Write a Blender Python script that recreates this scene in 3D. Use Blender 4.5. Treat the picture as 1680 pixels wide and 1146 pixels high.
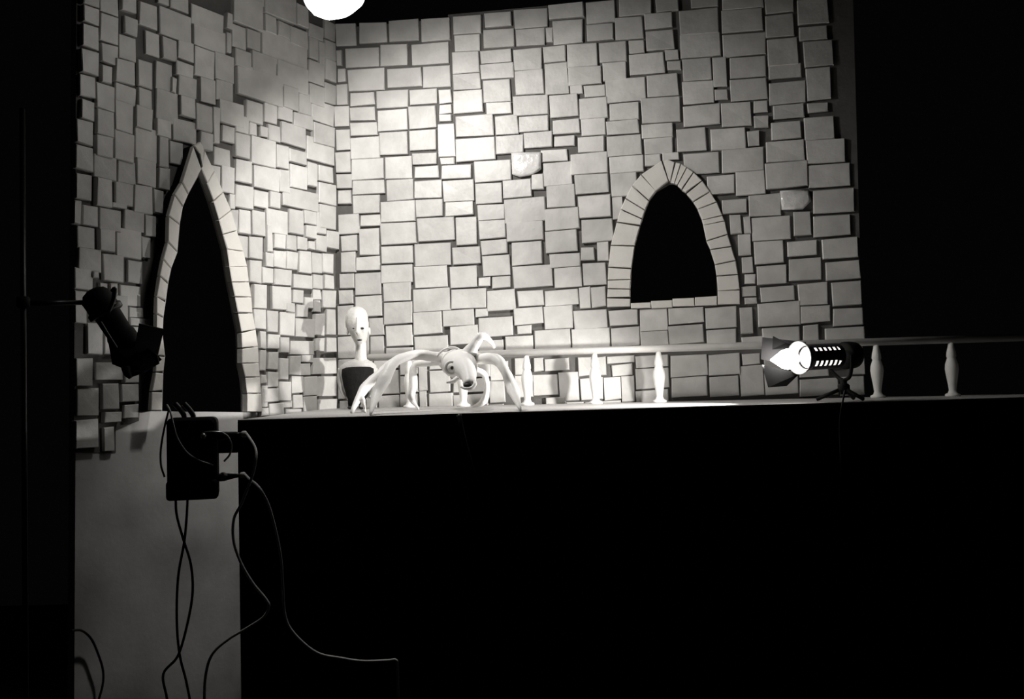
import bpy, math, random
from mathutils import Vector, Matrix
from mathutils.geometry import tessellate_polygon

for o in list(bpy.data.objects):
    bpy.data.objects.remove(o)
random.seed(7)
scn = bpy.context.scene
C = scn.collection

# ------------------------------------------------------------------ camera
F_PX, CX, CY = 1555.0, 840.0, 573.0
PITCH = math.atan(57 / F_PX)
ROLL = 0.025
CAM = Vector((0, 0, 1.2))
FWD = Vector((0, math.cos(PITCH), math.sin(PITCH)))
R0 = Vector((1, 0, 0)); U0 = Vector((0, -math.sin(PITCH), math.cos(PITCH)))
RGT = R0 * math.cos(ROLL) - U0 * math.sin(ROLL)
UPV = U0 * math.cos(ROLL) + R0 * math.sin(ROLL)
cam_data = bpy.data.cameras.new('camera')
cam_data.sensor_width = 36.0
cam_data.lens = 36.0 * F_PX / 1680.0
cam_data.clip_start = 0.05
cam = bpy.data.objects.new('camera', cam_data); C.objects.link(cam)
m = Matrix((RGT, UPV, -FWD)).transposed().to_4x4(); m.translation = CAM
cam.matrix_world = m
scn.camera = cam

# ------------------------------------------------------------------ world, exposure
w = bpy.data.worlds.new('dark_room'); scn.world = w; w.use_nodes = True
bg = w.node_tree.nodes['Background']
bg.inputs[0].default_value = (1, 0.98, 0.96, 1); bg.inputs[1].default_value = 0.001
vs = scn.view_settings
vs.view_transform = 'Standard'; vs.look = 'None'; vs.gamma = 1.0; vs.use_curve_mapping = False
vs.exposure = 0.0

# ------------------------------------------------------------------ measuring helpers
def ray(x, y):
    return FWD + RGT * ((x - CX) / F_PX) - UPV * ((y - CY) / F_PX)
def P(x, y, d):                       # the point in direction (x, y) at world depth d
    r = ray(x, y); return CAM + r * (d / r.y)
def Pz(x, y, z):
    r = ray(x, y); return CAM + r * ((z - CAM.z) / r.z)
STAGE_Z = CAM.z - 0.066
CORNER = Vector((-0.59, 3.2, 0))
TH, PH = math.radians(10.5), math.radians(33)
DB = Vector((math.cos(TH), -math.sin(TH), 0)); NB = Vector((-math.sin(TH), -math.cos(TH), 0))
DL = Vector((math.sin(PH), math.cos(PH), 0)); NL = Vector((math.cos(PH), -math.sin(PH), 0))
def hit(x, y, n, off):
    r = ray(x, y); p0 = CORNER + n * off
    return CAM + r * ((p0 - CAM).dot(n) / r.dot(n))
def PB(x, y, off=0.0): return hit(x, y, NB, off)
def PL(x, y, off=0.0): return hit(x, y, NL, off)

def spot(name, loc, target, watts, size, blend, radius, color=(1, 0.97, 0.93)):
    l = bpy.data.lights.new(name, 'SPOT'); l.energy = watts; l.spot_size = math.radians(size)
    l.spot_blend = blend; l.shadow_soft_size = radius; l.color = color
    o = bpy.data.objects.new(name, l); C.objects.link(o); o.location = loc
    o.rotation_euler = (Vector(target) - Vector(loc)).to_track_quat('-Z', 'Y').to_euler()
    return o
# the light of the two lit lamps (their bodies are built further down)
OVER = P(543, -31, 2.34)              # bulb of the overhead flood lamp
OVER_AIM = PB(795, 525)
OVER_DIR = (OVER_AIM - OVER).normalized()
BULB = P(1290, 589, 2.40)             # bulb of the side lamp
spot('flood_lamp_light', OVER + OVER_DIR * 0.13, OVER_AIM, 30, 144, 0.66, 0.035)
spot('side_lamp_light', P(1252, 588, 2.39), P(950, 672, 2.68), 64, 88, 1.0, 0.02)

# ------------------------------------------------------------------ materials
def mat(name, col, rough=0.6, spec=0.3, noise=0.0, scale=20, bump=0.0, bscale=60, rnd=0.0, metal=0.0, emit=None):
    mt = bpy.data.materials.new(name); mt.use_nodes = True
    nt = mt.node_tree; b = nt.nodes['Principled BSDF']
    b.inputs['Roughness'].default_value = rough
    b.inputs['Specular IOR Level'].default_value = spec
    b.inputs['Metallic'].default_value = metal
    b.inputs['Base Color'].default_value = (*col, 1)
    if emit:
        b.inputs['Emission Color'].default_value = (1, 0.97, 0.93, 1)
        b.inputs['Emission Strength'].default_value = emit
    tc = nt.nodes.new('ShaderNodeTexCoord')
    if noise or rnd:
        n = nt.nodes.new('ShaderNodeTexNoise'); n.inputs['Scale'].default_value = scale
        n.inputs['Detail'].default_value = 5
        nt.links.new(tc.outputs['Object'], n.inputs['Vector'])
        mr = nt.nodes.new('ShaderNodeMapRange')
        mr.inputs['From Min'].default_value = 0.25; mr.inputs['From Max'].default_value = 0.75
        mr.inputs['To Min'].default_value = 1 - noise; mr.inputs['To Max'].default_value = 1 + noise * 0.4
        nt.links.new(n.outputs['Fac'], mr.inputs['Value'])
        fac = mr.outputs['Result']
        if rnd:
            oi = nt.nodes.new('ShaderNodeObjectInfo')
            ad = nt.nodes.new('ShaderNodeVectorMath'); ad.operation = 'ADD'
            nt.links.new(tc.outputs['Object'], ad.inputs[0]); nt.links.new(oi.outputs['Location'], ad.inputs[1])
            nt.links.new(ad.outputs[0], n.inputs['Vector'])
            m2 = nt.nodes.new('ShaderNodeMapRange')
            m2.inputs['To Min'].default_value = 1 - rnd; m2.inputs['To Max'].default_value = 1 + rnd * 0.5
            nt.links.new(oi.outputs['Random'], m2.inputs['Value'])
            mu = nt.nodes.new('ShaderNodeMath'); mu.operation = 'MULTIPLY'
            nt.links.new(fac, mu.inputs[0]); nt.links.new(m2.outputs['Result'], mu.inputs[1]); fac = mu.outputs[0]
        sc = nt.nodes.new('ShaderNodeVectorMath'); sc.operation = 'SCALE'
        sc.inputs[0].default_value = col
        nt.links.new(fac, sc.inputs['Scale']); nt.links.new(sc.outputs[0], b.inputs['Base Color'])
    if bump:
        n2 = nt.nodes.new('ShaderNodeTexNoise'); n2.inputs['Scale'].default_value = bscale
        n2.inputs['Detail'].default_value = 6
        nt.links.new(tc.outputs['Object'], n2.inputs['Vector'])
        bp = nt.nodes.new('ShaderNodeBump'); bp.inputs['Strength'].default_value = bump
        bp.inputs['Distance'].default_value = 0.004
        nt.links.new(n2.outputs['Fac'], bp.inputs['Height']); nt.links.new(bp.outputs[0], b.inputs['Normal'])
    return mt
M = {
 'brick': mat('painted_plaster_brick', (0.64, 0.63, 0.61), 0.42, 0.35, 0.2, 16, 0.6, 28, 0.14),
 'rough_brick': mat('lumpy_glazed_brick', (0.74, 0.73, 0.72), 0.18, 0.7, 0.1, 30, 1.0, 40),
 'arch': mat('arch_plaster', (0.72, 0.70, 0.66), 0.6, 0.25, 0.08, 14, 0.25, 45, 0.05),
 'mortar': mat('dark_mortar', (0.13, 0.125, 0.12), 0.9, 0.1, 0.15, 30, 0.3, 80),
 'board': mat('mottled_grey_board', (0.60, 0.59, 0.58), 0.8, 0.15, 0.5, 3.5, 0.15, 60),
 'stage': mat('grey_stage_board', (0.45, 0.44, 0.43), 0.6, 0.2, 0.15, 12, 0.1, 60),
 'drape': mat('black_drape', (0.006, 0.006, 0.006), 0.9, 0.05, 0.3, 30, 0.2, 120),
 'white': mat('white_latex', (0.90, 0.89, 0.87), 0.45, 0.35, 0.06, 30, 0.25, 70),
 'puppet': mat('pale_modelling_clay', (0.80, 0.79, 0.76), 0.5, 0.35, 0.12, 50, 0.4, 90),
 'pale_cloth': mat('pale_cloth', (0.62, 0.61, 0.59), 0.8, 0.1, 0.1, 60, 0.3, 150),
 'dark_cloth': mat('dark_cloth', (0.02, 0.02, 0.02), 0.85, 0.1, 0.3, 60, 0.3, 150),
 'dark': mat('dark_clay', (0.03, 0.03, 0.03), 0.5, 0.3, 0.2, 50),
 'plaster': mat('white_turned_plaster', (0.85, 0.84, 0.81), 0.5, 0.3, 0.05, 40, 0.1, 80),
 'rail': mat('pale_painted_rod', (0.60, 0.59, 0.57), 0.5, 0.3, 0.1, 20, 0.1, 60),
 'black': mat('black_enamel', (0.008, 0.008, 0.008), 0.35, 0.4, 0.2, 30),
 'matt_black': mat('matt_black_shade', (0.006, 0.006, 0.006), 0.7, 0.2, 0.2, 30),
 'grey_metal': mat('grey_painted_metal', (0.25, 0.25, 0.24), 0.5, 0.4, 0.1, 30),
 'dark_grey': mat('dark_grey_metal', (0.05, 0.048, 0.05), 0.5, 0.3, 0.1, 30),
 'chrome': mat('worn_steel', (0.55, 0.55, 0.54), 0.3, 0.5, 0.1, 40, metal=0.8),
 'black_cord': mat('black_rubber_cord', (0.006, 0.006, 0.006), 0.45, 0.35, 0.1, 40),
 'pale_cord': mat('pale_plastic_cord', (0.88, 0.87, 0.85), 0.4, 0.5, 0.1, 40),
 'floor': mat('dark_studio_floor', (0.012, 0.012, 0.012), 0.7, 0.2, 0.3, 4),
 'bulb': mat('lit_bulb_glass', (0.9, 0.9, 0.9), 0.3, 0.3, 0.02, 10, emit=15),
 'flood': mat('lit_flood_glass', (0.9, 0.9, 0.9), 0.3, 0.3, 0.02, 10, emit=12),
 'tube': mat('lit_inner_tube', (0.9, 0.9, 0.9), 0.3, 0.3, 0.02, 10, emit=1.1),
}

# ------------------------------------------------------------------ object helpers
def link(name, verts, faces, material, parent=None, smooth=False, origin=None):
    verts = [Vector(v) for v in verts]
    if origin is None:
        origin = Vector((0, 0, 0))
        for v in verts: origin += v
        origin /= len(verts)
    me = bpy.data.meshes.new(name)
    me.from_pydata([v - origin for v in verts], [], faces); me.validate(); me.update()
    if smooth:
        for p in me.polygons: p.use_smooth = True
    me.materials.append(M[material])
    o = bpy.data.objects.new(name, me); C.objects.link(o)
    if parent is not None:
        chain = Vector((0, 0, 0)); p = parent
        while p is not None: chain += p.location; p = p.parent
        o.parent = parent; o.location = origin - chain
    else:
        o.location = origin
    return o
def tag(o, label=None, cat=None, group=None, kind=None):
    if label: o['label'] = label
    if cat: o['category'] = cat
    if group: o['group'] = group
    if kind: o['kind'] = kind
    return o
def thing(name, loc, label, cat, group=None):
    o = bpy.data.objects.new(name, None); C.objects.link(o); o.location = loc
    o.empty_display_size = 0.02
    return tag(o, label, cat, group)

class G:                               # collects shapes into one mesh
    def __init__(s): s.v, s.f = [], []
    def add(s, v, f):
        b = len(s.v); s.v += [Vector(x) for x in v]; s.f += [tuple(b + i for i in q) for q in f]; return s
    def build(s, name, material, parent=None, smooth=False): return link(name, s.v, s.f, material, parent, smooth)

def catmull(pts, n=6):
    pts = [Vector(p) for p in pts]; out = []
    q = [pts[0] * 2 - pts[1]] + pts + [pts[-1] * 2 - pts[-2]]
    for i in range(1, len(q) - 2):
        for k in range(n):
            t = k / n; a, b, c, d = q[i-1], q[i], q[i+1], q[i+2]
            out.append(0.5 * ((2*b) + (c - a)*t + (2*a - 5*b + 4*c - d)*t*t + (3*b - a - 3*c + d)*t**3))
    out.append(pts[-1]); return out
def tube(g, pts, rad, n=6, seg=10, lump=0.0):
    cp = catmull(pts, n) if len(pts) > 2 else [Vector(p) for p in pts]
    if not isinstance(rad, (list, tuple)): rad = [rad] * len(pts)
    if len(pts) > 2:
        rr = []
        for i in range(len(rad) - 1):
            for k in range(n): rr.append(rad[i] + (rad[i+1] - rad[i]) * (k / n))
        rr.append(rad[-1])
    else: rr = list(rad)
    v, f = [], []; prev = None
    for i, p in enumerate(cp):
        t = (cp[min(i+1, len(cp)-1)] - cp[max(i-1, 0)]).normalized()
        if prev is None:
            a = Vector((0, 0, 1)) if abs(t.z) < 0.9 else Vector((1, 0, 0))
            u = t.cross(a).normalized()
        else:
            u = (prev - t * prev.dot(t)).normalized()
        prev = u; w_ = t.cross(u)
        for k in range(seg):
            an = 2 * math.pi * k / seg
            r = rr[i] * (1 + lump * (random.random() - 0.5))
            v.append(p + (u * math.cos(an) + w_ * math.sin(an)) * r)
    for i in range(len(cp) - 1):
        for k in range(seg):
            a, b = i*seg + k, i*seg + (k+1) % seg
            f.append((a, b, b + seg, a + seg))
    f.append(tuple(reversed(range(seg)))); f.append(tuple(range((len(cp)-1)*seg, len(cp)*seg)))
    return g.add(v, f)
def loft(g, rings, seg=18, cap=True):  # rings: (center, axis_u * ru, axis_v * rv)
    v, f = [], []
    for c, u, w_ in rings:
        for k in range(seg):
            an = 2 * math.pi * k / seg
            v.append(Vector(c) + Vector(u) * math.cos(an) + Vector(w_) * math.sin(an))
    for i in range(len(rings) - 1):
        for k in range(seg):
            a, b = i*seg + k, i*seg + (k+1) % seg
            f.append((a, b, b + seg, a + seg))
    if cap:
        f.append(tuple(reversed(range(seg)))); f.append(tuple(range((len(rings)-1)*seg, len(rings)*seg)))
    return g.add(v, f)
def ball(g, c, r, ax=None, seg=14, rows=9):
    r = Vector(r) if isinstance(r, (list, tuple, Vector)) else Vector((r, r, r))
    ax = ax or (Vector((1, 0, 0)), Vector((0, 1, 0)), Vector((0, 0, 1)))
    v, f = [], []; c = Vector(c)
    for i in range(1, rows):
        a = math.pi * i / rows
        for k in range(seg):
            b = 2 * math.pi * k / seg
            v.append(c + ax[0]*(r.x*math.sin(a)*math.cos(b)) + ax[1]*(r.y*math.sin(a)*math.sin(b)) + ax[2]*(r.z*math.cos(a)))
    for i in range(rows - 2):
        for k in range(seg):
            a, b = i*seg + k, i*seg + (k+1) % seg
            f.append((a, a + seg, b + seg, b))
    t, bt = len(v), len(v) + 1
    v += [c + ax[2]*r.z, c - ax[2]*r.z]
    for k in range(seg):
        f.append((t, k, (k+1) % seg)); b0 = (rows-2)*seg
        f.append((bt, b0 + (k+1) % seg, b0 + k))
    return g.add(v, f)
def plate(g, quad, thick, n=None):     # a flat polygon given thickness along its normal
    q = [Vector(p) for p in quad]
    n = n or (q[1] - q[0]).cross(q[2] - q[0]).normalized()
    k = len(q); v = q + [p - n * thick for p in q]
    f = [tuple(range(k)), tuple(range(2*k - 1, k - 1, -1))] + [(i, i + k, (i+1) % k + k, (i+1) % k) for i in range(k)]
    return g.add(v, f)
def rbox(g, c, ax, half, r=0.006, n=3):   # box with rounded vertical corners: ax = (right, out, up)
    X, O, U = ax; hx, ho, hu = half; ring = []
    for sx, sy, a0 in ((1, 1, 0), (-1, 1, 90), (-1, -1, 180), (1, -1, 270)):
        for k in range(n + 1):
            a = math.radians(a0 + 90 * k / n)
            ring.append((sx*(hx - r) + r*math.cos(a), sy*(hu - r) + r*math.sin(a)))
    k = len(ring); v = []
    for o_, ins in ((-ho, 0), (ho - r*0.5, 0), (ho, r*0.5)):
        for x, y in ring:
            v.append(Vector(c) + X*(x - math.copysign(ins, x)) + U*(y - math.copysign(ins, y)) + O*o_)
    f = [tuple(reversed(range(k))), tuple(range(2*k, 3*k))]
    for j in range(2):
        for i in range(k): f.append((j*k + i, j*k + (i+1) % k, (j+1)*k + (i+1) % k, (j+1)*k + i))
    return g.add(v, f)
def lathe(g, base, prof, seg=18, axis=Vector((0, 0, 1))):
    a = Vector((1, 0, 0)) if abs(axis.x) < 0.8 else Vector((0, 0, 1))
    u = axis.cross(a).normalized(); w_ = axis.cross(u)
    return loft(g, [(Vector(base) + axis*z, u*r, w_*r) for r, z in prof], seg)

# ------------------------------------------------------------------ the setting: floor and the two set walls
g = G(); plate(g, [(-3.5, -0.5, 0), (3.5, -0.5, 0), (3.5, 5.5, 0), (-3.5, 5.5, 0)], 0.05, Vector((0, 0, 1)))
tag(g.build('floor', 'floor'), 'dark studio floor under the stage platform', kind='structure')

def wall_plate(name, pts, hole, n, thick, material, label):
    outer = [Vector(p) for p in pts]; inner = [Vector(p) for p in hole]
    allv = outer + inner; tris = tessellate_polygon([outer, inner]); k = len(allv)
    v = allv + [p - n * thick for p in allv]
    f = []
    for t in tris:
        a, b, c = (allv[i] for i in t)
        if (b - a).cross(c - a).dot(n) < 0: t = t[::-1]
        f.append(tuple(t)); f.append(tuple(i + k for i in reversed(t)))
    no = len(outer)
    for i in range(no): j = (i+1) % no; f.append((i, j, j + k, i + k))
    ni = len(inner)
    for i in range(ni): a, b = no + i, no + (i+1) % ni; f.append((a, a + k, b + k, b))
    return tag(link(name, v, f, material), label, kind='structure')

win_in_L = [(1096,296),(1076,313),(1065,328),(1058,346),(1054,358),(1050,370),(1041,403),(1036,440),(1035,459),(1034,473),(1034,488),(1034,504)]
win_out_L = [(1086,263),(1052,286),(1037,304),(1026,325),(1018,343),(1012,364),(1002,402),(998,438),(997,459),(997,473),(996,488),(996,504)]
win_in_R = [(1100,300),(1106,300),(1112,303),(1118,310),(1126,316),(1138,331),(1145,343),(1152,361),(1154,369),(1159,394),(1166,410),(1173,433),(1176,453),(1178,477),(1178,499)]
win_out_R = [(1108,266),(1117,268),(1127,274),(1138,282),(1152,296),(1165,314),(1176,331),(1185,353),(1189,362),(1194,384),(1200,404),(1207,427),(1211,450),(1214,475),(1214,499)]
hole = [PB(x, y) for x, y in [(1098,300)] + win_in_L[1:-1] + [(1036,497),(1177,487)] + win_in_R[::-1][2:-1]]
bl = CORNER + Vector((0, 0, STAGE_Z - 0.02)); br = PB(1417, 640); br.z = STAGE_Z - 0.02
tl = PB(549, 47); tl = CORNER + Vector((0, 0, tl.z))
wall_back = wall_plate('wall_back', [bl, br, PB(1398, -60), PB(1000, 0), PB(735, 24), PB(735, 30), tl], hole, NB, 0.03, 'mortar',
    'brick-faced set wall with arched window above the railing')

door_in_L = [(331,276),(309,318),(300,339),(295,367),(291,414),(281,440),(276,464),(272,494),(268,521),(267,550),(271,584),(268,610),(267,642),(266,674)]
door_out_L = [(318,239),(299,299),(287,319),(277,354),(276,397),(268,425),(263,452),(258,486),(257,514),(257,548),(257,583),(256,610),(250,642),(248,674)]
door_in_R = [(331,276),(340,300),(351,330),(360,361),(366,384),(373,409),(377,437),(381,462),(386,486),(391,513),(397,545),(398,571),(398,596),(403,618),(406,645),(406,676)]
door_out_R = [(336,246),(352,280),(367,315),(380,345),(389,378),(400,412),(406,437),(409,462),(413,487),(415,513),(420,540),(424,568),(425,595),(427,618),(429,645),(431,676)]
hole = [PL(x, y) for x, y in [(331,278)] + door_in_L[1:] + [(300,675),(340,675)] + door_in_R[::-1][:-1]]
lo = PL(116, 900); lo.z = 0.0
cb = CORNER + Vector((0, 0, 0)); ct = CORNER + Vector((0, 0, PL(548, -70).z))
wall_left = wall_plate('wall_left', [lo, cb, ct, PL(128, -75)], hole, NL, 0.03, 'board',
    'set wall with tall pointed doorway, bare grey board below')

def prism(name, pts, fn, thick, wall, material='brick', bev=0.0022, wob=0.0016, depth=None):
    # one brick: outline pts (px of its face) laid on the wall, standing thick proud of it
    n = NB if fn is PB else NL
    q = [fn(x, y, thick) for x, y in pts]; k = len(q)
    c = sum(q, Vector((0, 0, 0))) / k
    fr = []
    for p in q:
        d = (c - p); fr.append(p + d.normalized() * bev * 1.3 + n * random.uniform(-wob, wob))
    mid = [p - n * bev for p in q]; back = [p - n * (depth or thick + 0.001) for p in q]
    v = fr + mid + back
    f = [tuple(range(k))]
    for j in range(2):
        for i in range(k): a, b = i, (i+1) % k; f.append((j*k + a, (j+1)*k + a, (j+1)*k + b, j*k + b))
    a, b, cc = fr[0], fr[1], fr[2]
    if (b - a).cross(cc - a).dot(n) < 0: f = [t[::-1] for t in f]
    return link(name, v, f, material, wall)

def slope_back(x, y):
    return -(0.05 + 0.035 * min(max((x - 600) / 300, 0), 1) * (1 - 0.5 * y / 650))
def slope_left(x, y):
    s = (605 - y) / (1850 - x)
    return s * (1.25 if x < 270 and y > 150 else 1.0)
def quad(xl, xr, yt, yb, s, lean):
    xc, yc = (xl + xr) / 2, (yt + yb) / 2
    j = lambda: random.uniform(-0.8, 0.8)
    pts = []
    for x, y in ((xl, yt), (xl, yb), (xr, yb), (xr, yt)):
        pts.append((x + lean * (y - yc) + j(), y + s * (x - xc) + j()))
    return pts

# traced bricks: (x origin, y origin, scale, "left right top bottom" in enlarged pixels)
BACK = [
(540, 0, 5.6, """60 245 215 420;275 525 205 390;550 820 180 375;845 1105 165 370;1140 1395 140 305;1425 1668 110 240;70 115 460 600;145 455 435 615;470 715 405 600;755 1095 395 590;1155 1385 320 465;1415 1700 265 435;1130 1375 475 665;1390 1668 455 570;1390 1690 580 715;75 145 625 750;170 505 630 830;530 850 620 800;860 1115 605 800;1135 1390 675 820;1415 1665 730 935;65 165 770 960;190 415 850 965;430 725 830 985;740 990 820 955;1005 1120 825 945;1140 1410 830 1030;1440 1670 940 1045;50 178 975 1160;190 420 980 1105;445 715 1005 1195;730 980 975 1175;1010 1125 960 1040;1010 1125 1050 1115"""),
(540, 180, 5.6, """190 440 115 235;60 185 180 365;195 460 250 445;465 720 200 410;735 980 185 370;1000 1155 125 430;1160 1510 45 240;1525 1733 50 225;1165 1520 255 465;1530 1783 235 400;55 190 385 570;205 500 450 635;515 760 430 630;765 985 395 500;1020 1150 440 500;785 1005 515 625;1030 1300 505 630;1330 1670 465 655;65 205 590 720;215 505 645 770;525 770 640 830;780 1030 650 810;1045 1325 645 835;1345 1590 670 860;80 200 740 860;220 460 785 945;475 785 840 1025;795 1040 820 975;1065 1325 845 970;1365 1610 870 1010;80 275 960 1140;285 470 965 1060;810 1145 990 1200;1165 1355 985 1240;1375 1620 1015 1180;470 795 1035 1232"""),
(540, 360, 5.6, """110 255 145 285;275 455 85 325;105 235 295 485;245 465 340 465;475 765 245 400;785 1115 220 420;1135 1385 250 410;1395 1630 185 315;1410 1655 330 515;95 225 500 630;235 475 490 685;475 765 415 575;785 1085 430 620;1110 1355 430 620;1370 1480 530 610;1495 1660 525 625;85 220 645 775;240 485 700 890;495 745 580 745;500 760 755 955;770 1110 630 840;1120 1440 635 815;1450 1708 645 830;75 225 790 1060;365 500 905 1060;775 1035 845 1050;1045 1330 830 970;1340 1455 815 890;1370 1685 895 1070"""),
(540, 500, 5.6, """75 240 290 490;250 365 260 480;375 500 290 470;520 765 185 375;520 770 390 480;785 1090 285 460;1110 1365 190 360;1375 1600 320 440;80 240 500 640;80 240 650 860;90 240 880 1000;250 400 490 640;250 440 650 820;250 440 835 990;450 640 830 960;410 630 490 585;450 640 600 815;650 810 490 640;650 815 655 800;650 815 815 970;825 895 480 785;830 895 795 975;920 1110 480 590;920 1110 600 800;920 1130 815 955;1120 1300 470 660;1140 1460 680 800;1140 1460 820 960;1310 1470 470 660;1480 1640 520 690;1470 1610 700 895;1470 1600 910 970"""),
(820, 0, 5.6, """130 435 80 250;450 770 30 160;490 760 180 400;790 1060 10 210;1095 1390 -60 140;1430 1640 -60 100;145 410 260 415;425 485 255 385;795 1040 215 370;1060 1315 155 360;1330 1580 120 260;1345 1600 280 450;130 385 445 640;400 605 420 570;620 895 400 610;910 1165 385 565;1185 1325 370 485;1190 1510 490 680;1520 1645 455 545;1540 1665 560 640;140 400 640 865;415 625 575 860;630 930 610 770;945 1160 570 730;645 760 780 860;775 970 780 885;975 1340 715 935;1355 1640 680 885;120 440 875 1055;455 715 865 1075;730 990 895 1085;1010 1280 945 1100;1300 1660 890 1125"""),
(820, 180, 5.6, """175 445 55 195;485 735 85 215;745 965 80 230;980 1275 95 220;1300 1590 125 255;225 480 200 345;500 690 240 330;715 960 245 385;985 1300 230 420;1330 1590 255 405;380 620 365 475;650 985 395 585;1005 1320 425 575;1330 1480 410 510;1495 1650 390 465;290 400 590 730;400 660 485 690;30 290 640 800;690 1000 590 765;1020 1260 575 790;45 415 810 1030;430 690 690 895;720 1020 785 985;1035 1130 800 1000;415 730 905 1100;60 400 1020 1200;755 1040 1005 1210"""),
(820, 360, 5.6, """110 385 205 410;415 710 100 295;745 870 255 370;895 995 205 375;460 735 310 430;120 480 420 620;500 750 440 620;765 975 400 600;165 400 650 790;410 720 645 790;730 830 620 810;840 970 620 800;130 395 810 960;405 665 795 1000;680 985 830 1000;160 290 970 1050;1005 1270 830 970;1285 1540 820 1020"""),
(820, 500, 5.6, """50 305 285 430;320 650 225 410;665 1010 215 400;1025 1285 205 375;1295 1550 240 370;140 235 490 640;140 300 650 850;310 400 490 610;410 635 490 600;720 840 480 650;310 535 640 830;545 720 620 880;420 600 850 960;610 770 890 950;740 945 670 870;960 1110 660 870;1115 1240 655 890;850 975 480 650;985 1235 470 535;1030 1220 545 650;1250 1545 460 570;1250 1550 580 770;1250 1550 780 900;780 1110 885 960"""),
(1100, 0, 5.09, """170 395 -60 60;430 775 -60 70;790 1030 -60 105;75 400 75 280;430 770 75 265;795 1030 120 305;1075 1310 215 330;1060 1320 -10 195;80 415 280 475;440 795 280 465;810 1065 320 540;1115 1360 340 550;105 340 485 670;355 470 475 720;495 800 475 645;820 1090 535 655;1135 1340 565 830;100 360 675 865;370 480 745 830;500 805 655 835;825 1130 680 860;110 415 875 1045;425 675 855 1055;695 810 840 940;700 820 965 1065;860 1120 870 985;1145 1320 855 935"""),
(1100, 180, 5.09, """50 295 155 345;340 625 155 330;645 745 175 295;840 1090 95 240;1115 1370 60 245;110 405 360 530;430 780 320 515;800 1120 255 430;1135 1460 245 440;310 535 545 700;545 790 510 705;795 1145 435 645;1150 1500 450 645;430 640 745 860;655 920 705 885;1195 1535 665 855;500 590 875 1035;615 670 890 1030;675 1005 895 1085;1030 1170 850 1045;1195 1505 880 1050"""),
(1100, 360, 5.09, """565 670 120 300;595 690 310 440;620 710 455 535;600 720 555 640;620 720 650 705;700 945 180 365;980 1225 175 300;1270 1570 155 320;720 970 380 540;990 1260 325 505;1295 1585 345 500;750 1035 555 680;1070 1315 530 710;1350 1600 520 715;735 1085 690 885;1090 1335 720 855;1360 1605 740 885;580 690 735 950;290 550 730 905;300 550 920 1040;595 770 975 1040;770 1080 900 1020;1110 1235 880 1020;1295 1620 900 1020;-15 275 735 865;-15 275 880 1035"""),
(1100, 480, 5.09, """0 310 520 700;320 585 510 685;10 310 705 870;330 570 700 865;600 750 505 600;580 780 610 860;780 1070 480 640;1080 1320 640 700;790 1070 660 850;1080 1400 715 860;1080 1300 480 625;1310 1480 490 620;1500 1620 490 680;1420 1620 700 860"""),
]
for ox, oy, sc, txt in BACK:
    for row in txt.split(';'):
        xl, xr, yt, yb = (float(t) / sc for t in row.split())
        xl += ox; xr += ox; yt += oy; yb += oy
        s = slope_back((xl + xr) / 2, (yt + yb) / 2)
        prism('brick', quad(xl, xr, yt, yb, s, -0.6 * s), PB, random.uniform(0.009, 0.014), wall_back)
# two lumpy bricks that catch the light
for pts, th in (([(839,251),(840,285),(852,289),(874,285),(887,276),(887,249)], 0.018), ([(1280,313),(1283,343),(1318,342),(1331,329),(1327,311)], 0.016)):
    n = NB; q = [PB(x, y, th) for x, y in pts]; c = sum(q, Vector()) / len(q)
    grid = []
    k = len(q)
    for s_ in (1.0, 0.8, 0.5):
        for p in q: grid.append(c + (p - c) * s_ + n * ((1 - s_) * 0.01 + random.uniform(-0.004, 0.004)))
    v = grid + [c + n * 0.006] + [p - n * (th + 0.001) for p in q]
    f = []
    for r_ in range(2):
        for i in range(k): j = (i+1) % k; f.append((r_*k + i, r_*k + j, (r_+1)*k + j, (r_+1)*k + i))
    for i in range(k): j = (i+1) % k; f.append((2*k + i, 2*k + j, 3*k)); f.append((i, 3*k + 1 + i, 3*k + 1 + j, j))
    link('brick', v, f, 'rough_brick', wall_back, smooth=True)
# arched window surround and sill
def band(inner, outer, fn, th, wall, gap=0.9, name='arch_stone', depth=None):
    for i in range(len(inner) - 1):
        a, b, c, d = outer[i], outer[i+1], inner[i+1], inner[i]
        jx, jy = random.uniform(-1, 1.6), random.uniform(-0.5, 0.5)
        def sh(p, q_, t):
            L = math.hypot(q_[0]-p[0], q_[1]-p[1]) or 1; return (p[0] + (q_[0]-p[0])*t/L, p[1] + (q_[1]-p[1])*t/L)
        pts = [sh(a, b, gap), sh(b, a, gap), sh(c, d, jx) if True else c, sh(d, c, jx)]
        pts[2] = sh(pts[2], pts[3], 0); 
        pts = [pts[0], pts[1], (pts[2][0], pts[2][1] - (gap if c[1] > d[1] else -gap)*0.8), (pts[3][0], pts[3][1] + (gap if c[1] > d[1] else -gap)*0.8)]
        prism(name, pts, fn, th + random.uniform(-0.002, 0.002), wall, 'arch', 0.002, 0.0008, depth)
WT = 0.018
band(win_in_L, win_out_L, PB, WT, wall_back)
prism('arch_stone', [(1087.5,263),(1097,294),(1099.5,297),(1106.5,266),(1096,261)], PB, WT, wall_back, 'arch', 0.002, 0.0008)
band(win_in_R, win_out_R, PB, WT, wall_back)
for x0, x1, y0, y1 in ((1035.5,1067.5,496,505), (1068.5,1103,493,504), (1104,1139,489.5,502), (1140,1177,486.5,501)):
    prism('sill_stone', quad(x0, x1, y0, y1, -0.05, 0), PB, WT, wall_back, 'arch', 0.002, 0.0008)
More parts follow.
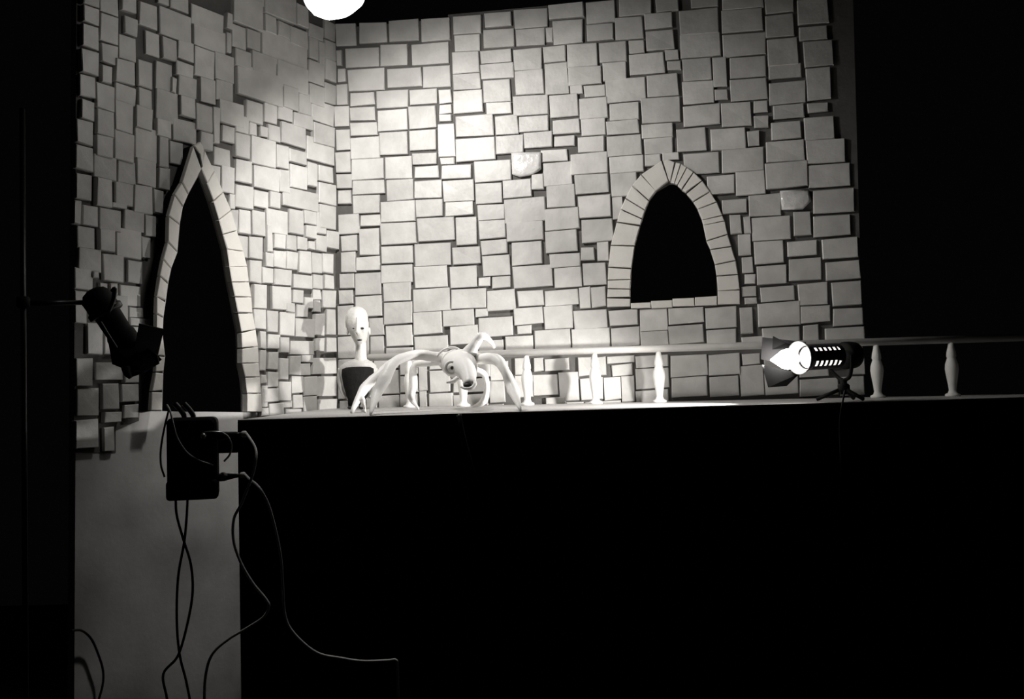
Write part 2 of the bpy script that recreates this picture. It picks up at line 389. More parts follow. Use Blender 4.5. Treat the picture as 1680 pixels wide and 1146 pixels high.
# plain rim of the backing above the brick courses
LEFT = [
(0, 0, 1, """293 318 68 98;320 352 80 127;354 385 89 133;290 318 103 125;319 371 45 82;125 162 688 735;171 188 700 740"""),
(110, 0, 7, """190 370 -60 60;190 370 80 270;180 365 290 550;385 590 -60 160;385 590 175 480;640 800 -60 130;665 815 200 400;835 1040 40 310;1060 1430 130 440;1050 1170 -90 40;1190 1400 -60 120;1430 1800 110 320;400 590 510 730;605 795 420 690;905 1060 370 640;1105 1265 440 690;410 520 750 950;570 785 690 950;820 980 700 1000;1025 1210 720 1030;1210 1260 890 1060;1285 1490 880 1110;175 370 575 850;150 330 870 1110;340 550 970 1260;560 795 980 1190;820 975 1020 1250"""),
(110, 140, 7, """170 320 170 390;1025 1275 60 430;1310 1480 130 360;110 300 400 670;350 540 290 580;555 765 190 530;800 985 250 500;1035 1200 390 590;1220 1490 400 650;1490 1670 220 520;1540 1680 540 740;350 530 580 820;555 770 540 860;790 1030 490 860;1065 1165 590 940;1185 1330 650 900;110 305 700 970;315 575 810 1070;590 790 870 1130;810 1030 850 1150;1060 1190 950 1190"""),
(110, 280, 7, """110 290 40 330;350 525 90 410;565 765 140 390;780 985 170 490;1000 1110 220 490;90 160 340 610;185 360 400 630;375 620 440 690;530 690 375 425;665 890 460 690;900 1030 510 750;120 320 640 890;385 560 670 920;580 860 670 1000;860 960 760 1000;140 400 890 1150;420 650 960 1270;700 870 1030 1290"""),
(110, 420, 7, """95 300 140 380;310 370 170 250;380 490 310 470;500 590 310 440;615 850 340 570;540 700 450 760;710 880 590 700;720 990 715 800;240 415 770 1130;430 640 800 1130;650 830 810 1130;95 230 400 770"""),
(110, 560, 7, """110 300 190 510;330 660 240 440;670 830 240 470;120 370 540 850;410 600 480 780;630 830 490 690;660 830 720 880;440 630 810 930"""),
(330, 0, 7, """300 365 150 330;380 715 -30 300;480 730 -90 30;740 1095 -80 210;740 870 180 380;890 1020 260 430;1025 1230 330 530;300 350 380 600;360 520 300 560;530 680 350 570;705 1225 430 770;400 580 580 770;590 870 620 850;880 1240 740 1030;425 940 800 1150;950 1120 990 1250;0 170 900 1180;180 370 930 1160;1250 1350 430 680;1240 1410 290 440;1105 1235 60 300;1360 1420 480 760;1420 1550 470 690;1430 1560 690 930;1240 1420 710 960;1260 1420 980 1200;1430 1550 960 1190;1420 1545 250 450"""),
(330, 140, 7, """1130 1265 80 330;220 500 190 450;520 710 190 430;735 875 210 430;890 1060 240 400;1270 1530 200 430;395 550 350 540;560 640 420 570;690 775 470 590;780 915 460 640;930 1210 450 690;1070 1290 330 490;1300 1540 450 680;145 210 250 660;0 130 240 520;250 385 470 650;0 140 545 730;400 570 550 830;590 860 610 920;880 1010 690 950;1020 1220 740 890;1225 1530 610 880;150 340 720 920;85 220 920 1150;240 390 930 1230;405 590 860 1110;615 905 940 1190;915 1020 970 1230;1030 1220 920 1180;1230 1340 890 1150;1355 1520 930 1110"""),
(330, 280, 7, """400 600 170 430;610 770 230 420;800 920 240 420;940 1350 220 430;330 395 270 440;355 425 450 700;440 575 450 720;595 740 460 740;755 995 450 720;1015 1180 450 720;1190 1330 460 610;1360 1560 150 380;1370 1555 400 660;1210 1330 630 770;1340 1440 480 720;1450 1590 690 890;410 540 750 990;555 710 760 1010;765 820 620 930;845 975 730 890;985 1100 740 910;1115 1220 760 900;1240 1310 810 900;1330 1450 740 920;565 700 1030 1280;750 835 940 1100;840 980 920 1110;990 1115 930 1130;1130 1270 920 1170;1280 1390 940 1170;1400 1520 950 1170"""),
(330, 420, 7, """705 835 130 310;850 1045 150 330;1070 1280 210 370;1290 1400 210 370;1420 1530 220 370;615 760 330 600;820 1040 350 610;1060 1180 390 540;1190 1290 470 600;1290 1380 385 500;1300 1370 510 640;1400 1550 390 590;980 1085 540 640;1095 1230 560 700;610 750 610 830;760 890 630 870;905 1080 640 910;1090 1310 720 930;1320 1420 660 910;1440 1550 610 900;680 750 860 1060;770 910 900 1060;915 1020 930 1100;1320 1420 940 1090;1440 1560 930 1100"""),
(330, 540, 7, """680 745 235 470;775 890 260 460;905 1005 330 570;1025 1150 300 520;1030 1300 130 285;1160 1290 295 375;1130 1260 390 530;1290 1560 330 510;1340 1560 540 770;770 890 490 660;690 760 520 620;720 890 680 830;900 1040 600 820;1050 1180 540 730;1190 1330 540 760;1060 1170 750 900;1180 1330 770 990;790 960 850 1020;980 1160 915 1010;1350 1560 800 990;700 770 640 890;700 780 900 1000;900 1050 830 900"""),
]
for ox, oy, sc, txt in LEFT:
    for row in txt.split(';'):
        xl, xr, yt, yb = (float(t) / sc for t in row.split())
        xl += ox; xr += ox; yt += oy; yb += oy
        s = slope_left((xl + xr) / 2, (yt + yb) / 2)
        prism('brick', quad(xl, xr, yt, yb, s, 0.0), PL, random.uniform(0.010, 0.020), wall_left, 'brick', 0.002, 0.0012)
DT = 0.060
band(door_in_L, door_out_L, PL, DT, wall_left, depth=0.014)
DF = DT - 0.012                        # added black backing: shade on the near stones' sides, given as colour
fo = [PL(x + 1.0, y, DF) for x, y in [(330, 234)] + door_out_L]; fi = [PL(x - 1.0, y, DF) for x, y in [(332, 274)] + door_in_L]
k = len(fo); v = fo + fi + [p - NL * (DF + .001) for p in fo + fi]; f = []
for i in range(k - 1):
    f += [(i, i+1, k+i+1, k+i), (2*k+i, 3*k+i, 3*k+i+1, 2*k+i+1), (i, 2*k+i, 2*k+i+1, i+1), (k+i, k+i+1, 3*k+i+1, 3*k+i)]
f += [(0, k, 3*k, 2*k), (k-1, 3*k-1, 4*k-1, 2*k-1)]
af = link('arch_shade_backing', v, f, 'matt_black', wall_left); af['label'] = 'added black backing standing in for the shaded sides of the arch stones'
band(door_in_R, door_out_R, PL, DT * 0.35, wall_left, 0.6)
prism('arch_stone', [(319.5,239),(329,252),(333,274),(335.5,246),(330,232)], PL, DT * 0.9, wall_left, 'arch', 0.002, 0.0008, 0.014)
# recessed mortar bed behind the left bricks, ending where the bare board begins
bed = [(126,-72),(121,742),(165,742),(190,742),(190,705),(228,690),(229,672),(246,672)] + door_out_L[::-1] + door_out_R[1:] + [(431,680),(556,672),(549,-68)]
q = [PL(x, y, 0.0015) for x, y in bed]
fs = [tuple(t) if (q[t[1]]-q[t[0]]).cross(q[t[2]]-q[t[0]]).dot(NL) > 0 else tuple(reversed(t)) for t in tessellate_polygon([q])]
link('mortar_bed', q, fs, 'mortar', wall_left)

# ------------------------------------------------------------------ stage platform
SP1 = Pz(390, 688.5, STAGE_Z); SP2 = Pz(1250, 663.5, STAGE_Z)
sd = (SP2 - SP1).normalized(); SP3 = SP1 + sd * 2.6
back_r = CORNER + DB * 3.0; back_r.z = STAGE_Z
gap_l = Vector((-0.622, 3.085, STAGE_Z))
cs = CORNER + Vector((0, 0, STAGE_Z)) + NL * 0.01 + NB * 0.002
stage = thing('stage_platform', ((SP1 + SP2) / 2).xy.to_3d(), 'raised stage platform with pale top and black draped front', 'platform')
g = G(); plate(g, [SP1, SP3, back_r + NB * 0.002, cs, gap_l], 0.012, Vector((0, 0, 1))); g.build('platform_top', 'stage', stage)
nf = Vector((sd.y, -sd.x, 0))
g = G(); N = 60; v = []
for i in range(N + 1):
    p = SP1 + sd * (2.6 * i / N); off = 0.004 + 0.004 * math.sin(i * 1.7) + 0.003 * math.sin(i * 0.61)
    v += [Vector((p.x, p.y, STAGE_Z - 0.004)) + nf * 0.002, Vector((p.x, p.y, STAGE_Z - 0.05)) + nf * (off * 0.5 + 0.002), Vector((p.x, p.y, 0.02)) + nf * (off * 1.6 + 0.004)]
g.add(v, [(3*i + j, 3*i + j + 1, 3*i + j + 4, 3*i + j + 3) for i in range(N) for j in range(2)])
dr = g.build('front_drape', 'drape', stage, True); dr['label'] = 'black cloth covering the stage front'
g = G(); v = [SP1, gap_l]; plate(g, [SP1 - Vector((0,0,.013)), gap_l - Vector((0,0,.013)), Vector((gap_l.x, gap_l.y, 0.02)), Vector((SP1.x, SP1.y, 0.02))], 0.008)
g.build('side_panel', 'drape', stage)

# ------------------------------------------------------------------ railing
RO = 0.13
def rail_pt(px):                       # where a baluster stands, on the railing line
    r = ray(px, 640); p0 = CORNER + NB * RO
    p = CAM + r * ((p0 - CAM).dot(NB) / r.dot(NB)); p.z = STAGE_Z; return p
ra, rb = rail_pt(600), rail_pt(1790)
railing = thing('railing', ra, 'low pale railing on turned balusters in front of the brick wall', 'railing')
g = G(); zr = Vector((0, 0, 0.163)); tube(g, [ra + zr, rb + zr], 0.011, seg=16); g.build('hand_rail', 'rail', railing, True)
H = 0.155
prof = [(0.021, 0), (0.021, 0.006), (0.013, 0.010), (0.010, 0.018), (0.012, 0.034), (0.0165, 0.062), (0.0185, 0.078), (0.0175, 0.092),
        (0.013, 0.106), (0.0115, 0.110), (0.0135, 0.115), (0.0125, 0.126), (0.0085, 0.143), (0.007, 0.154)]
g = G(); lathe(g, (0, 0, 0), prof)
bal = None
for px in (672, 760, 865, 977, 1082, 1440, 1563):
    p = rail_pt(px)
    if bal is None:
        bal = link('baluster', g.v, g.f, 'plaster', railing, True, Vector((0, 0, 0)))
        o = bal
    else:
        o = bal.copy(); C.objects.link(o); o.parent = railing
    o.location = p - ra

# ------------------------------------------------------------------ spider-like creature puppet
cr = thing('creature_puppet', Pz(735, 674, STAGE_Z), 'white many-legged creature puppet with long snout crouching at stage front', 'puppet')
SZ = STAGE_Z + 0.001
def leg(pts, foot, rad):
    g = G(); tube(g, [P(*p) for p in pts] + [Pz(foot[0], foot[1], SZ) + Vector((0, 0, 0.002))], rad, n=6, seg=12, lump=0.10)
    return g.build('leg', 'white', cr, True)
leg([(745,590,2.62),(712,585,2.56),(677,583,2.48),(647,594,2.42),(631,621,2.38),(616,651,2.34)], (608,681), [.02,.014,.012,.013,.017,.012,.003])
l2 = leg([(720,588,2.70),(690,580,2.68),(652,590,2.66),(624,612,2.64),(598,637,2.60)], (577,677), [.014,.012,.012,.013,.014,.005])
leg([(735,592,2.72),(706,594,2.72),(680,600,2.72),(678,630,2.72),(675,652,2.71)], (687,672), [.012,.011,.010,.013,.010,.002])
leg([(768,586,2.60),(790,588,2.52),(815,590,2.47),(829,609,2.44),(842,640,2.42)], (854,674), [.018,.015,.015,.012,.016,.003])
leg([(768,604,2.68),(782,607,2.68),(795,615,2.68),(799,636,2.69),(793,658,2.70)], (774,669), [.012,.009,.009,.008,.011,.002])
for a in ((590,668),(600,676)):        # claws of the outer left foot
    g = G(); tube(g, [P(592,648,2.60), P(596,660,2.59), Pz(a[0], a[1], SZ)], [.008,.006,.0015], seg=8); g.build('claw', 'white', l2, True)
g = G(); Xc, Yc, Zc = Vector((1,0,0)), Vector((0,1,0)), Vector((0,0,1))
loft(g, [(P(752,594,2.80), Xc*.006, Zc*.006), (P(751,592,2.78), Xc*.03, Zc*.02), (P(750,592,2.72), Xc*.05, Zc*.033), (P(750,594,2.66), Xc*.052, Zc*.034), (P(753,595,2.60), Xc*.04, Zc*.03)])
g.build('body', 'white', cr, True)
g = G()
f1 = Vector((0.1, -0.9, -0.4)).normalized(); up1 = Vector((0, -0.4, 0.9)).normalized()
loft(g, [(P(750,592,2.64), Xc*.02, Zc*.02), (P(750,592,2.61), Xc*.042, Zc*.034), (P(752,596,2.56), Xc*.048, Zc*.040), (P(757,599,2.51), Xc*.042, Zc*.038),
         (P(763,604,2.47), Xc*.032, up1*.031), (P(768,614,2.43), Xc*.022, up1*.023), (P(770,624,2.40), Xc*.0165, up1*.017), (P(771,629,2.385), Xc*.018, up1*.014), (P(771,631,2.38), Xc*.015, up1*.010)], 20)
head = g.build('head', 'white', cr, True)
g = G(); ball(g, P(767,632,2.376), (.011,.006,.006)); mo = g.build('mouth', 'dark', head, True); mo['label'] = 'dark open mouth'
g = G(); tube(g, [P(756,634,2.378), P(764,637,2.372), P(774,636,2.372), P(779,630,2.376), P(777,626,2.38)], [.003,.004,.005,.005,.003], seg=8); g.build('lip', 'white', head, True)
g = G(); tube(g, [P(750,620,2.45), P(743,625,2.44), P(733,627,2.43)], [.006,.006,.003], seg=10); g.build('tusk', 'white', head, True)
ec = P(741,603,2.475); ed = (CAM - ec).normalized()
g = G(); e1 = Vector((1,0,0)); e1 = (e1 - ed*e1.dot(ed)).normalized(); e2 = ed.cross(e1)
pts = [ec + (e1*math.cos(a*math.pi/8) + e2*math.sin(a*math.pi/8))*.0165 for a in range(17)]
tube(g, pts, .0035, n=2, seg=8); g.build('eye_rim', 'white', head, True)
g = G(); ball(g, ec - ed*.004, (.0145,.0145,.0145)); eye = g.build('eye', 'puppet', head, True)
g = G(); ball(g, ec + ed*.0085 + e1*.001, (.005,.003,.005)); g.build('pupil', 'dark', head, True)
g = G(); tube(g, [P(716,592,2.56), P(719,582,2.55), P(729,573,2.55), P(745,570,2.55), P(757,576,2.55), P(762,584,2.54)], [.003,.003,.0035,.0035,.003,.002], seg=8); g.build('brow_ridge', 'white', head, True)
g = G(); tube(g, [P(768,582,2.53), P(776,569,2.52), P(783,558,2.52), P(789,552,2.52), P(797,553,2.53), P(806,562,2.55), P(811,570,2.56)], [.022,.015,.0135,.0125,.0095,.007,.004], seg=12, lump=.06); g.build('horn', 'white', cr, True)

# ------------------------------------------------------------------ bust-like man puppet
BD = 3.0; KB = BD / 2.66
base = P(588, 674, BD); base.z = STAGE_Z
mp = thing('man_puppet', base, 'pale long-headed man puppet in dark shirt standing behind the creature', 'puppet')
px = BD / F_PX
def rings(rows, dy=1.0, oy=0.0): return [(P(x, y, BD + oy), Xc*(h*px), Yc*(h*px*dy)) for y, h, x in rows]
g = G(); loft(g, rings([(572,5,592),(568,7,591.5),(563,8.5,591),(557,11,590.5),(550,14,589.5),(541,17,588),(530,18,587),(519,17,586),(511,13.5,586),(506,8,586),(504,2,586)], 1.15), 20)
hd = g.build('head', 'puppet', mp, True)
g = G(); tube(g, [P(586,520,BD-.031*KB), P(586.5,535,BD-.036*KB), P(587,545,BD-.042*KB), P(587.5,549,BD-.034*KB)], [.004,.005,.007,.003], seg=8); g.build('nose', 'puppet', hd, True)
for x in (581, 594.5):
    g = G(); ball(g, P(x, 538.5, BD-.0295*KB), (.0055,.004,.0038)); g.build('eye', 'dark', hd, True)
g = G(); ball(g, P(590, 557.5, BD-.019*KB), (.008,.005,.003)); g.build('mouth', 'dark', hd, True)
for x in (570.5, 606):
    g = G(); ball(g, P(x, 543, BD+.004*KB), (.004,.008,.012)); g.build('ear', 'puppet', hd, True)
g = G(); loft(g, rings([(537,17.4,585),(528,19.2,585.5),(518,18.2,585.5),(509.5,14.8,585.5),(504.5,9,585.5),(502.5,2,585.5)], 1.1, .016), 20); g.build('hair', 'puppet', hd, True)
g = G(); loft(g, rings([(602,12,592),(590,10,592),(575,9,592),(562,9,591.5)], 1.0), 16); g.build('neck', 'puppet', mp, True)
g = G(); loft(g, rings([(655,17,586),(640,22,586),(622,28,587),(608,31,587),(600,30,587.5),(595,24,588),(590,14,590),(588,9,591)], 0.6), 24); g.build('jacket', 'pale_cloth', mp, True)
g = G(); loft(g, rings([(664,10,585),(650,17,586),(632,23,586.5),(614,26.5,587),(605,26,587),(602,20,587.5),(601,8,588)], 0.45, -.024), 24)
sh = g.build('shirt', 'dark_cloth', mp, True)
for s_ in (-1, 1):
    g = G(); tube(g, [P(586 + s_*8, 648, BD), P(586 + s_*9, 662, BD), Vector((P(586 + s_*9, 662, BD).x, BD, SZ))], [.014,.012,.010], seg=10); g.build('trouser_leg', 'dark_cloth', mp, True)
    g = G(); pf = P(586 + s_*9, 670, BD); ball(g, Vector((pf.x, BD - .012, SZ + .005)), (.011,.024,.006)); g.build('shoe', 'dark', mp, True)
for s_ in (-1, 1):
    g = G(); tube(g, [P(587 + s_*27, 604, BD), P(587 + s_*29, 622, BD+.006*KB), P(587 + s_*25, 640, BD+.002*KB), P(587 + s_*20, 652, BD-.01*KB)], [.011,.010,.009,.006], seg=10); g.build('sleeve', 'pale_cloth', mp, True)

# ------------------------------------------------------------------ side lamp (lit) on its stand
A0, A1 = P(1322, 586, 2.410), P(1402, 582, 2.490)
ax = (A0 - A1).normalized()
lp = thing('spot_lamp', A1, 'small lit black spot lamp with vented housing beside the railing', 'lamp')
zz = Vector((0, 0, 1)); side = ax.cross(zz).normalized(); upx = side.cross(ax).normalized()
if side.y > 0: side = -side            # side points toward the photographer
Lh = (A0 - A1).length; RAD = 0.033
g = G(); SEG, NL_ = 40, 40; v, f = [], []
for i in range(NL_ + 1):
    for k in range(SEG):
        a = 2*math.pi*k/SEG; v.append(A0 - ax*(Lh*0.62*i/NL_) + side*(RAD*math.cos(a)) + upx*(RAD*math.sin(a)))
for i in range(NL_):
    for k in range(SEG):
        deg = (k + 0.5)*360/SEG; deg = deg - 360 if deg > 180 else deg
        slot = (i % 6) in (2, 3, 4) and 2 <= i < 38 and (28 < deg < 47 or -43 < deg < -19 or 133 < deg < 152 or -161 < deg < -137)
        if not slot: f.append((i*SEG + k, i*SEG + (k+1) % SEG, (i+1)*SEG + (k+1) % SEG, (i+1)*SEG + k))
g.add(v, f); hs = g.build('vented_housing', 'dark_grey', lp, True); hs['label'] = 'dark housing with glowing vent slots'
g = G(); lathe(g, A0 - ax*(Lh*0.58), [(0.027, 0), (0.027, Lh*0.55)], 24, ax); g.build('inner_tube', 'tube', lp, True)
g = G(); lathe(g, A1 - ax*0.004, [(0.026, 0), (0.034, 0.006), (0.036, 0.02), (0.036, 0.040), (0.033, 0.046)], 24, ax); g.build('rear_cap', 'matt_black', lp, True)
g = G(); lathe(g, A1 - ax*0.018, [(0.010, 0), (0.012, 0.004), (0.012, 0.016)], 14, ax); g.build('cord_grip', 'matt_black', lp, True)
g = G(); v, f = [], []                 # open cone reflector
for j, (r_, d_) in enumerate(((0.030, -0.002), (0.036, 0.012), (0.041, 0.024), (0.043, 0.0245), (0.038, 0.011), (0.033, -0.004))):
    for k in range(24):
        a = 2*math.pi*k/24; v.append(A0 + ax*d_ + side*(r_*math.cos(a)) + upx*(r_*math.sin(a)))
for j in range(5):
    for k in range(24): f.append((j*24 + k, (j+1)*24 + k, (j+1)*24 + (k+1) % 24, j*24 + (k+1) % 24))
g.add(v, f); g.build('reflector', 'grey_metal', lp, True)
g = G(); lathe(g, BULB - ax*0.040, [(0.008, 0), (0.014, 0.008), (0.024, 0.022), (0.0265, 0.036), (0.024, 0.048), (0.017, 0.062), (0.009, 0.078), (0.002, 0.092)], 20, ax)
bu = g.build('bulb', 'bulb', lp, True); bu['label'] = 'glaring lit teardrop bulb'
for nm, qd, mt_ in (('barn_door', [(1251,553,2.460),(1322,561,2.460),(1322,606,2.460),(1248,589,2.460)], 'dark_grey'),
                ('barn_door', [(1268,552,2.420),(1289,563,2.430),(1306,570,2.430),(1267,573,2.420)], 'matt_black'),
                ('barn_door', [(1250,598,2.400),(1312,612,2.430),(1290,633,2.420),(1260,635,2.390)], 'matt_black')):
    g = G(); plate(g, [P(*p) for p in qd], 0.002); g.build(nm, mt_, lp)
hs_ = P(1384, 604, 2.480)
g = G()
for s_ in (-1, 1):
    tube(g, [P(1378, 583, 2.475) + side*(0.040*s_), P(1378, 600, 2.475) + side*(0.040*s_), P(1384, 618, 2.480) + side*(0.020*s_), P(1384, 624, 2.480)], 0.005, seg=8)
g.build('yoke', 'matt_black', lp, True)
g = G(); ball(g, P(1379, 585, 2.435), (.010,.008,.010)); g.build('tilt_knob', 'matt_black', lp, True)
top = P(1384, 624, 2.480); st = thing('lamp_stand', Vector((top.x, top.y, STAGE_Z)), 'small black stand on the stage under the lit spot lamp', 'stand')
g = G(); tube(g, [top + Vector((0, 0, .002)), Vector((top.x, top.y, STAGE_Z + 0.018))], 0.009, seg=12); g.build('pole', 'matt_black', st, True)
for k in range(3):
    a = k*2.094 - 1.2; g = G(); tube(g, [Vector((top.x, top.y, STAGE_Z + 0.035)), Vector((top.x + .07*math.cos(a), top.y + .07*math.sin(a), STAGE_Z + 0.006))], 0.005, seg=8); g.build('leg', 'matt_black', st, True)
g = G(); lathe(g, Vector((top.x, top.y, STAGE_Z + 0.026)), [(0.013, 0), (0.015, 0.004), (0.015, 0.016), (0.011, 0.02)], 14); g.build('collar', 'matt_black', st, True)

# ------------------------------------------------------------------ overhead flood lamp (lit)
fl = thing('flood_lamp', OVER, 'round flood lamp glaring white at the top of the wall corner', 'lamp')
g = G(); d_ = OVER_DIR
lathe(g, OVER - d_*0.03, [(0.04, 0), (0.068, 0.012), (0.082, 0.03), (0.083, 0.06), (0.075, 0.085), (0.055, 0.105), (0.026, 0.117), (0.004, 0.12)], 28, d_)
b_ = g.build('bulb', 'flood', fl, True); b_['label'] = 'glaring white bulb face'
g = G(); lathe(g, OVER - d_*0.12, [(0.022, 0), (0.026, 0.02), (0.04, 0.045), (0.065, 0.07), (0.086, 0.085), (0.088, 0.09), (0.083, 0.089)], 28, d_); g.build('shade', 'matt_black', fl, True)
g = G(); tube(g, [OVER - d_*0.11, OVER - d_*0.14 + Vector((0, 0, .05)), OVER + Vector((0, .02, .34))], 0.008, seg=10); g.build('hanging_stem', 'matt_black', fl, True)

# ------------------------------------------------------------------ unlit lamp on the left
LD = 2.22
U1, U2 = P(158, 487, LD), P(226, 592, LD + .03)
ua = (U2 - U1).normalized(); Lu = (U2 - U1).length
ul = thing('unlit_lamp', U2, 'unlit black studio lamp tilted down before the left doorway', 'lamp')
g = G(); lathe(g, U1 - ua*0.02, [(0.012, 0), (0.026, 0.006), (0.034, 0.018), (0.036, 0.04), (0.036, 0.062), (0.031, 0.068), (0.030, Lu*0.65), (0.034, Lu*0.7), (0.036, Lu)], 24, ua); g.build('barrel', 'matt_black', ul, True)
g = G(); lathe(g, U1 + ua*0.030, [(0.037, 0), (0.041, 0.003), (0.041, 0.014), (0.037, 0.017)], 24, ua); g.build('collar_ring', 'black', ul, True)
g = G(); plate(g, [P(228,530,LD-.02), P(269,539,LD+.01), P(258,586,LD+.02), P(220,575,LD-.01)], 0.003); fl1 = g.build('barn_door', 'dark_grey', ul); fl1['label'] = 'dark grey square flap'
g = G(); plate(g, [P(178,564,LD-.02), P(184,597,LD-.02), P(206,606,LD-.02), P(214,619,LD-.02), P(236,611,LD-.02), P(261,596,LD), P(258,582,LD), P(226,560,LD)], 0.003, Vector((0,-1,0))); g.build('barn_door', 'matt_black', ul)
g = G(); plate(g, [P(240,580,LD+.04), P(258,582,LD+.05), P(265,590,LD+.05), P(256,598,LD+.05), P(236,606,LD+.04)], 0.003); g.build('barn_door', 'matt_black', ul)
g = G(); tube(g, [P(183,478,LD-.05), P(188,474,LD-.05), P(186,492,LD-.045), P(178,512,LD-.045)], [.004,.006,.005,.004], seg=8); g.build('handle', 'black', ul, True)
g = G(); tube(g, [P(166,528,LD-.04), P(178,548,LD-.042), P(192,570,LD-.04)], .0022, seg=8); g.build('trim_rod', 'grey_metal', ul, True)
g = G(); tube(g, [P(206,602,LD-.035), P(209,612,LD-.036), P(214,620,LD-.036)], [.010,.009,.004], seg=10); g.build('tilt_knob', 'matt_black', ul, True)
g = G(); tube(g, [P(176,535,LD), P(150,512,LD), P(138,497,LD)], .007, seg=8); g.build('bracket', 'matt_black', ul, True)
sp0 = P(37, 300, 2.12); spole = thing('light_stand', Vector((sp0.x, sp0.y, 0)), 'thin black light stand in the dark at the far left edge', 'stand')
g = G(); tube(g, [Vector((sp0.x, sp0.y, 0.3)), Vector((sp0.x, sp0.y, P(37, 178, 2.12).z))], 0.006, seg=12); g.build('pole', 'black', spole, True)
g = G(); tube(g, [Vector((sp0.x, sp0.y, P(37, 497, 2.12).z)), P(138, 496, LD)], 0.006, seg=10); g.build('side_arm', 'black', spole, True)
g = G(); lathe(g, Vector((sp0.x, sp0.y, P(37, 505, 2.12).z)), [(0.010, 0), (0.014, 0.004), (0.014, 0.022), (0.010, 0.026)], 14); g.build('clamp', 'matt_black', spole, True)
for k in range(3):
    a = k*2.1 + .5; g = G(); tube(g, [Vector((sp0.x, sp0.y, 0.45)), Vector((sp0.x + .26*math.cos(a), sp0.y + .26*math.sin(a), 0.006))], 0.006, seg=8); g.build('leg', 'black', spole, True)

# ------------------------------------------------------------------ power box on the bare board
BXD = 2.13
XB = Vector((math.cos(.22), math.sin(.22), 0)); OB = Vector((math.sin(.22), -math.cos(.22), 0))
def PX(x, y, off=0.0):                 # on the front of the power box
    r = ray(x, y); p0 = P(315, 750, BXD) + OB * off
    return CAM + r * ((p0 - CAM).dot(OB) / r.dot(OB))
bc = (PX(273, 752) + PX(356, 752)) / 2; bw = (PX(356, 752) - PX(273, 752)).dot(XB); bh = 0.5 * (PX(315, 684).z - PX(315, 819).z); TB = 0.055
pb = thing('power_box', bc, 'black power box with plugs hanging beside the stage corner under the doorway', 'power box')
g = G(); rbox(g, bc - OB*(TB/2), (XB, OB, zz), (bw/2, TB/2, bh), 0.012); g.build('case', 'matt_black', pb)
g = G(); rbox(g, bc - OB*0.006 + Vector((0,0,-bh*.76)), (XB, OB, zz), (bw/2*1.03, 0.012, bh*.24), 0.008); g.build('lower_cover', 'matt_black', pb)
g = G(); plate(g, [PX(340,708,-.05), PX(340,744,-.05), P(389,742,2.185), P(389,708,2.185)], 0.012); g.build('mounting_bracket', 'matt_black', pb)
for x in (301, 316):
    g = G(); tube(g, [PX(x, 690, -.03), PX(x + 1, 682, -.03), PX(x - 5, 672, -.035), PX(x - 14, 662, -.04)], .006, seg=8); g.build('strap', 'black', pb, True)
plug_end = []
for (x0, y0, x1, y1, r_) in ((350, 716, 399, 712, .010), (358, 783, 397, 779, .009)):
    a_, b2 = PX(x0, y0, -.012), P(x1, y1, 2.15)
    dd = (b2 - a_).normalized(); L2 = (b2 - a_).length
    g = G(); lathe(g, a_ - dd*.005, [(r_*.9, 0), (r_, .006), (r_*1.05, L2*.35), (r_*.75, L2*.6), (r_*.55, L2*.85), (r_*.5, L2)], 14, dd); pl_ = g.build('plug', 'black', pb, True)
    g = G(); lathe(g, b2 - dd*.004, [(r_*.6, 0), (r_*.75, .003), (r_*.75, .010), (r_*.4, .013)], 12, dd); cl_ = g.build('cord_clip', 'pale_cord', pl_, True); cl_['label'] = 'pale cord clip'
    plug_end.append(b2 + dd*.008)
g = G(); ball(g, PX(334, 715, .008), (.007,.008,.007)); kb = g.build('knob', 'chrome', pb, True); kb['label'] = 'pale shiny knob'
g = G(); tube(g, [PX(331,710,.006), PX(346,708,.009), PX(364,709,.006)], .0022, seg=8); g.build('handle_bar', 'chrome', pb, True)
g = G(); ball(g, PX(366, 780, 0), (.010,.010,.008)); g.build('plug_head', 'grey_metal', pb, True)

# ------------------------------------------------------------------ cords
def cord(name, pts, r_, mt_, label, seg=8):
    g = G(); tube(g, pts, r_, n=6, seg=seg); return tag(g.build(name, mt_, None, True), label, 'cord', None)
cord('cord', [plug_end[0], P(410,719,2.10), P(419,735,2.06), P(420,752,2.04), P(414,780,2.04), P(398,822,2.04), P(384,850,2.04), P(383,885,2.04), P(394,920,2.04), P(414,955,2.04), P(436,982,2.04), P(441,995,2.04), P(432,1012,2.04), P(405,1030,2.04), P(375,1048,2.04), P(348,1073,2.04), P(337,1110,2.04), P(335,1160,2.04)], .0030, 'pale_cord', 'pale cord from the upper plug, looping out then back left')
cord('cord', [plug_end[1], P(410,786,2.10), P(424,798,2.04), P(440,826,2.04), P(452,868,2.04), P(461,915,2.04), P(464,960,2.04), P(468,1010,2.04), P(484,1040,2.04), P(520,1070,2.04), P(560,1079,2.04), P(595,1084,2.04), P(635,1083,2.04), P(649,1082,2.04), P(652,1095,2.04), P(654,1160,2.04)], .0028, 'pale_cord', 'pale cord from the lower plug, running right across the drape')
cord('cord', [PX(274,664,-.01), PX(279,674,.012), PX(284,694,.016), PX(291,718,.016), PX(306,741,.016), PX(325,754,.016), PX(350,763,.010)], .0022, 'pale_cord', 'short pale cord curving across the front of the power box')
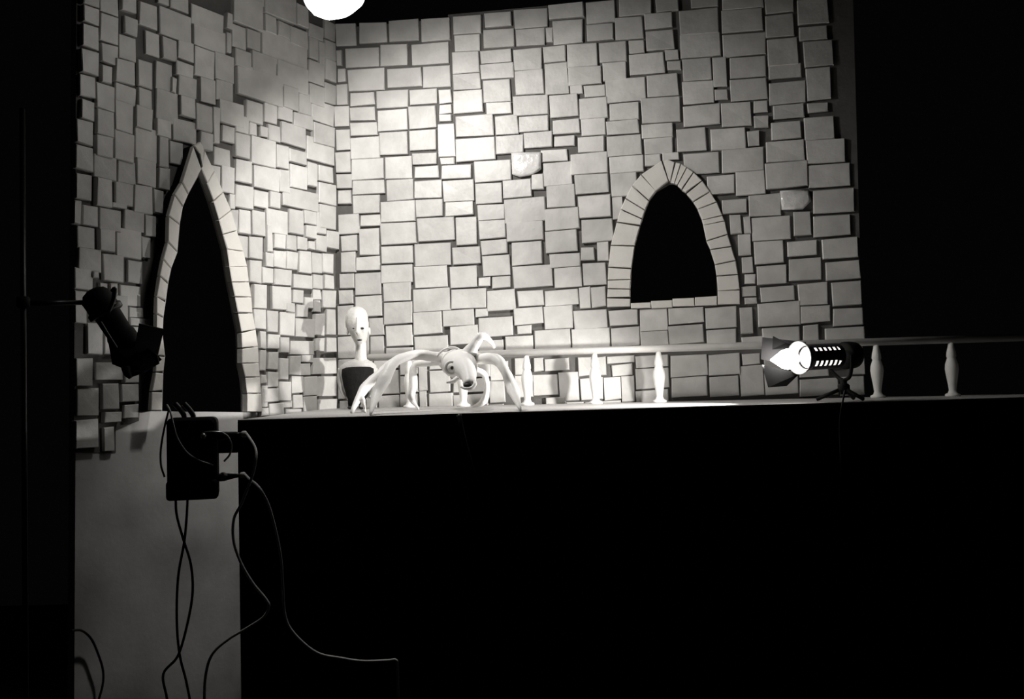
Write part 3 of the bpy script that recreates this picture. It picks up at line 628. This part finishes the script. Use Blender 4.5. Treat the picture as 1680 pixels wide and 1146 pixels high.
cord('cord', [PX(277,672,-.03), PX(270,700,-.03), PX(264,735,-.03), PX(264,762,-.03), PX(270,782,-.025)], .0024, 'black_cord', 'short black cord bowed along the left side of the power box')
cord('cord', [PX(288,812,-.03), PX(290,845,-.03), PX(301,885,-.03), PX(313,925,-.03), PX(316,970,-.03), PX(308,1020,-.03), PX(292,1075,-.03), PX(268,1105,-.03), PX(274,1146,-.03), PX(278,1190,-.03)], .003, 'black_cord', 'black cord below the power box that kinks left near the bottom')
cord('cord', [PX(308,812,-.03), PX(306,850,-.022), PX(302,890,-.020), PX(293,940,-.02), PX(290,990,-.02), PX(291,1040,-.02), PX(296,1080,-.016), PX(305,1115,-.02), PX(314,1160,-.02)], .003, 'black_cord', 'black cord below the power box hanging straight and veering right')
cord('cord', [PX(364,709,.006), PX(374,716,.006), PX(380,730,.006), PX(377,745,.004), PX(368,756,-.006)], .0022, 'pale_cord', 'tiny looped cord at the right edge of the power box')
def PF(x, y, off=.02):                 # on the black stage front
    r = ray(x, y); p0 = SP1 + nf * off
    return CAM + r * ((p0 - CAM).dot(nf) / r.dot(nf))
cord('cable', [PF(753,680,.012), PF(757,700), PF(764,730), PF(777,775), PF(793,825), PF(815,880), PF(850,945), PF(890,1000), PF(935,1055), PF(985,1110), PF(1010,1150)], .006, 'black_cord', 'black cable sweeping down the middle of the drape')
cord('cable', [P(1386,640,2.33), PF(1378,690,.03), PF(1379,745,.03), PF(1380,790,.03), PF(1372,830,.03), PF(1368,870,.03), PF(1378,915,.03), PF(1377,945,.03), PF(1350,970,.03), PF(1310,985,.03), PF(1285,1005,.03), PF(1268,1040,.03), PF(1258,1080,.03), PF(1246,1130,.03), PF(1240,1170,.03)], .0024, 'black_cord', 'thin black cable trailing from the lit spot lamp stand')
cord('cable', [PL(118,1034,.05), PL(134,1034,.03), PL(150,1048,.02), PL(162,1075,.02), PL(169,1100,.02), PL(168,1125,.02), PL(158,1160,.02)], .003, 'black_cord', 'thin cable arching over the lower left corner of the bare board')
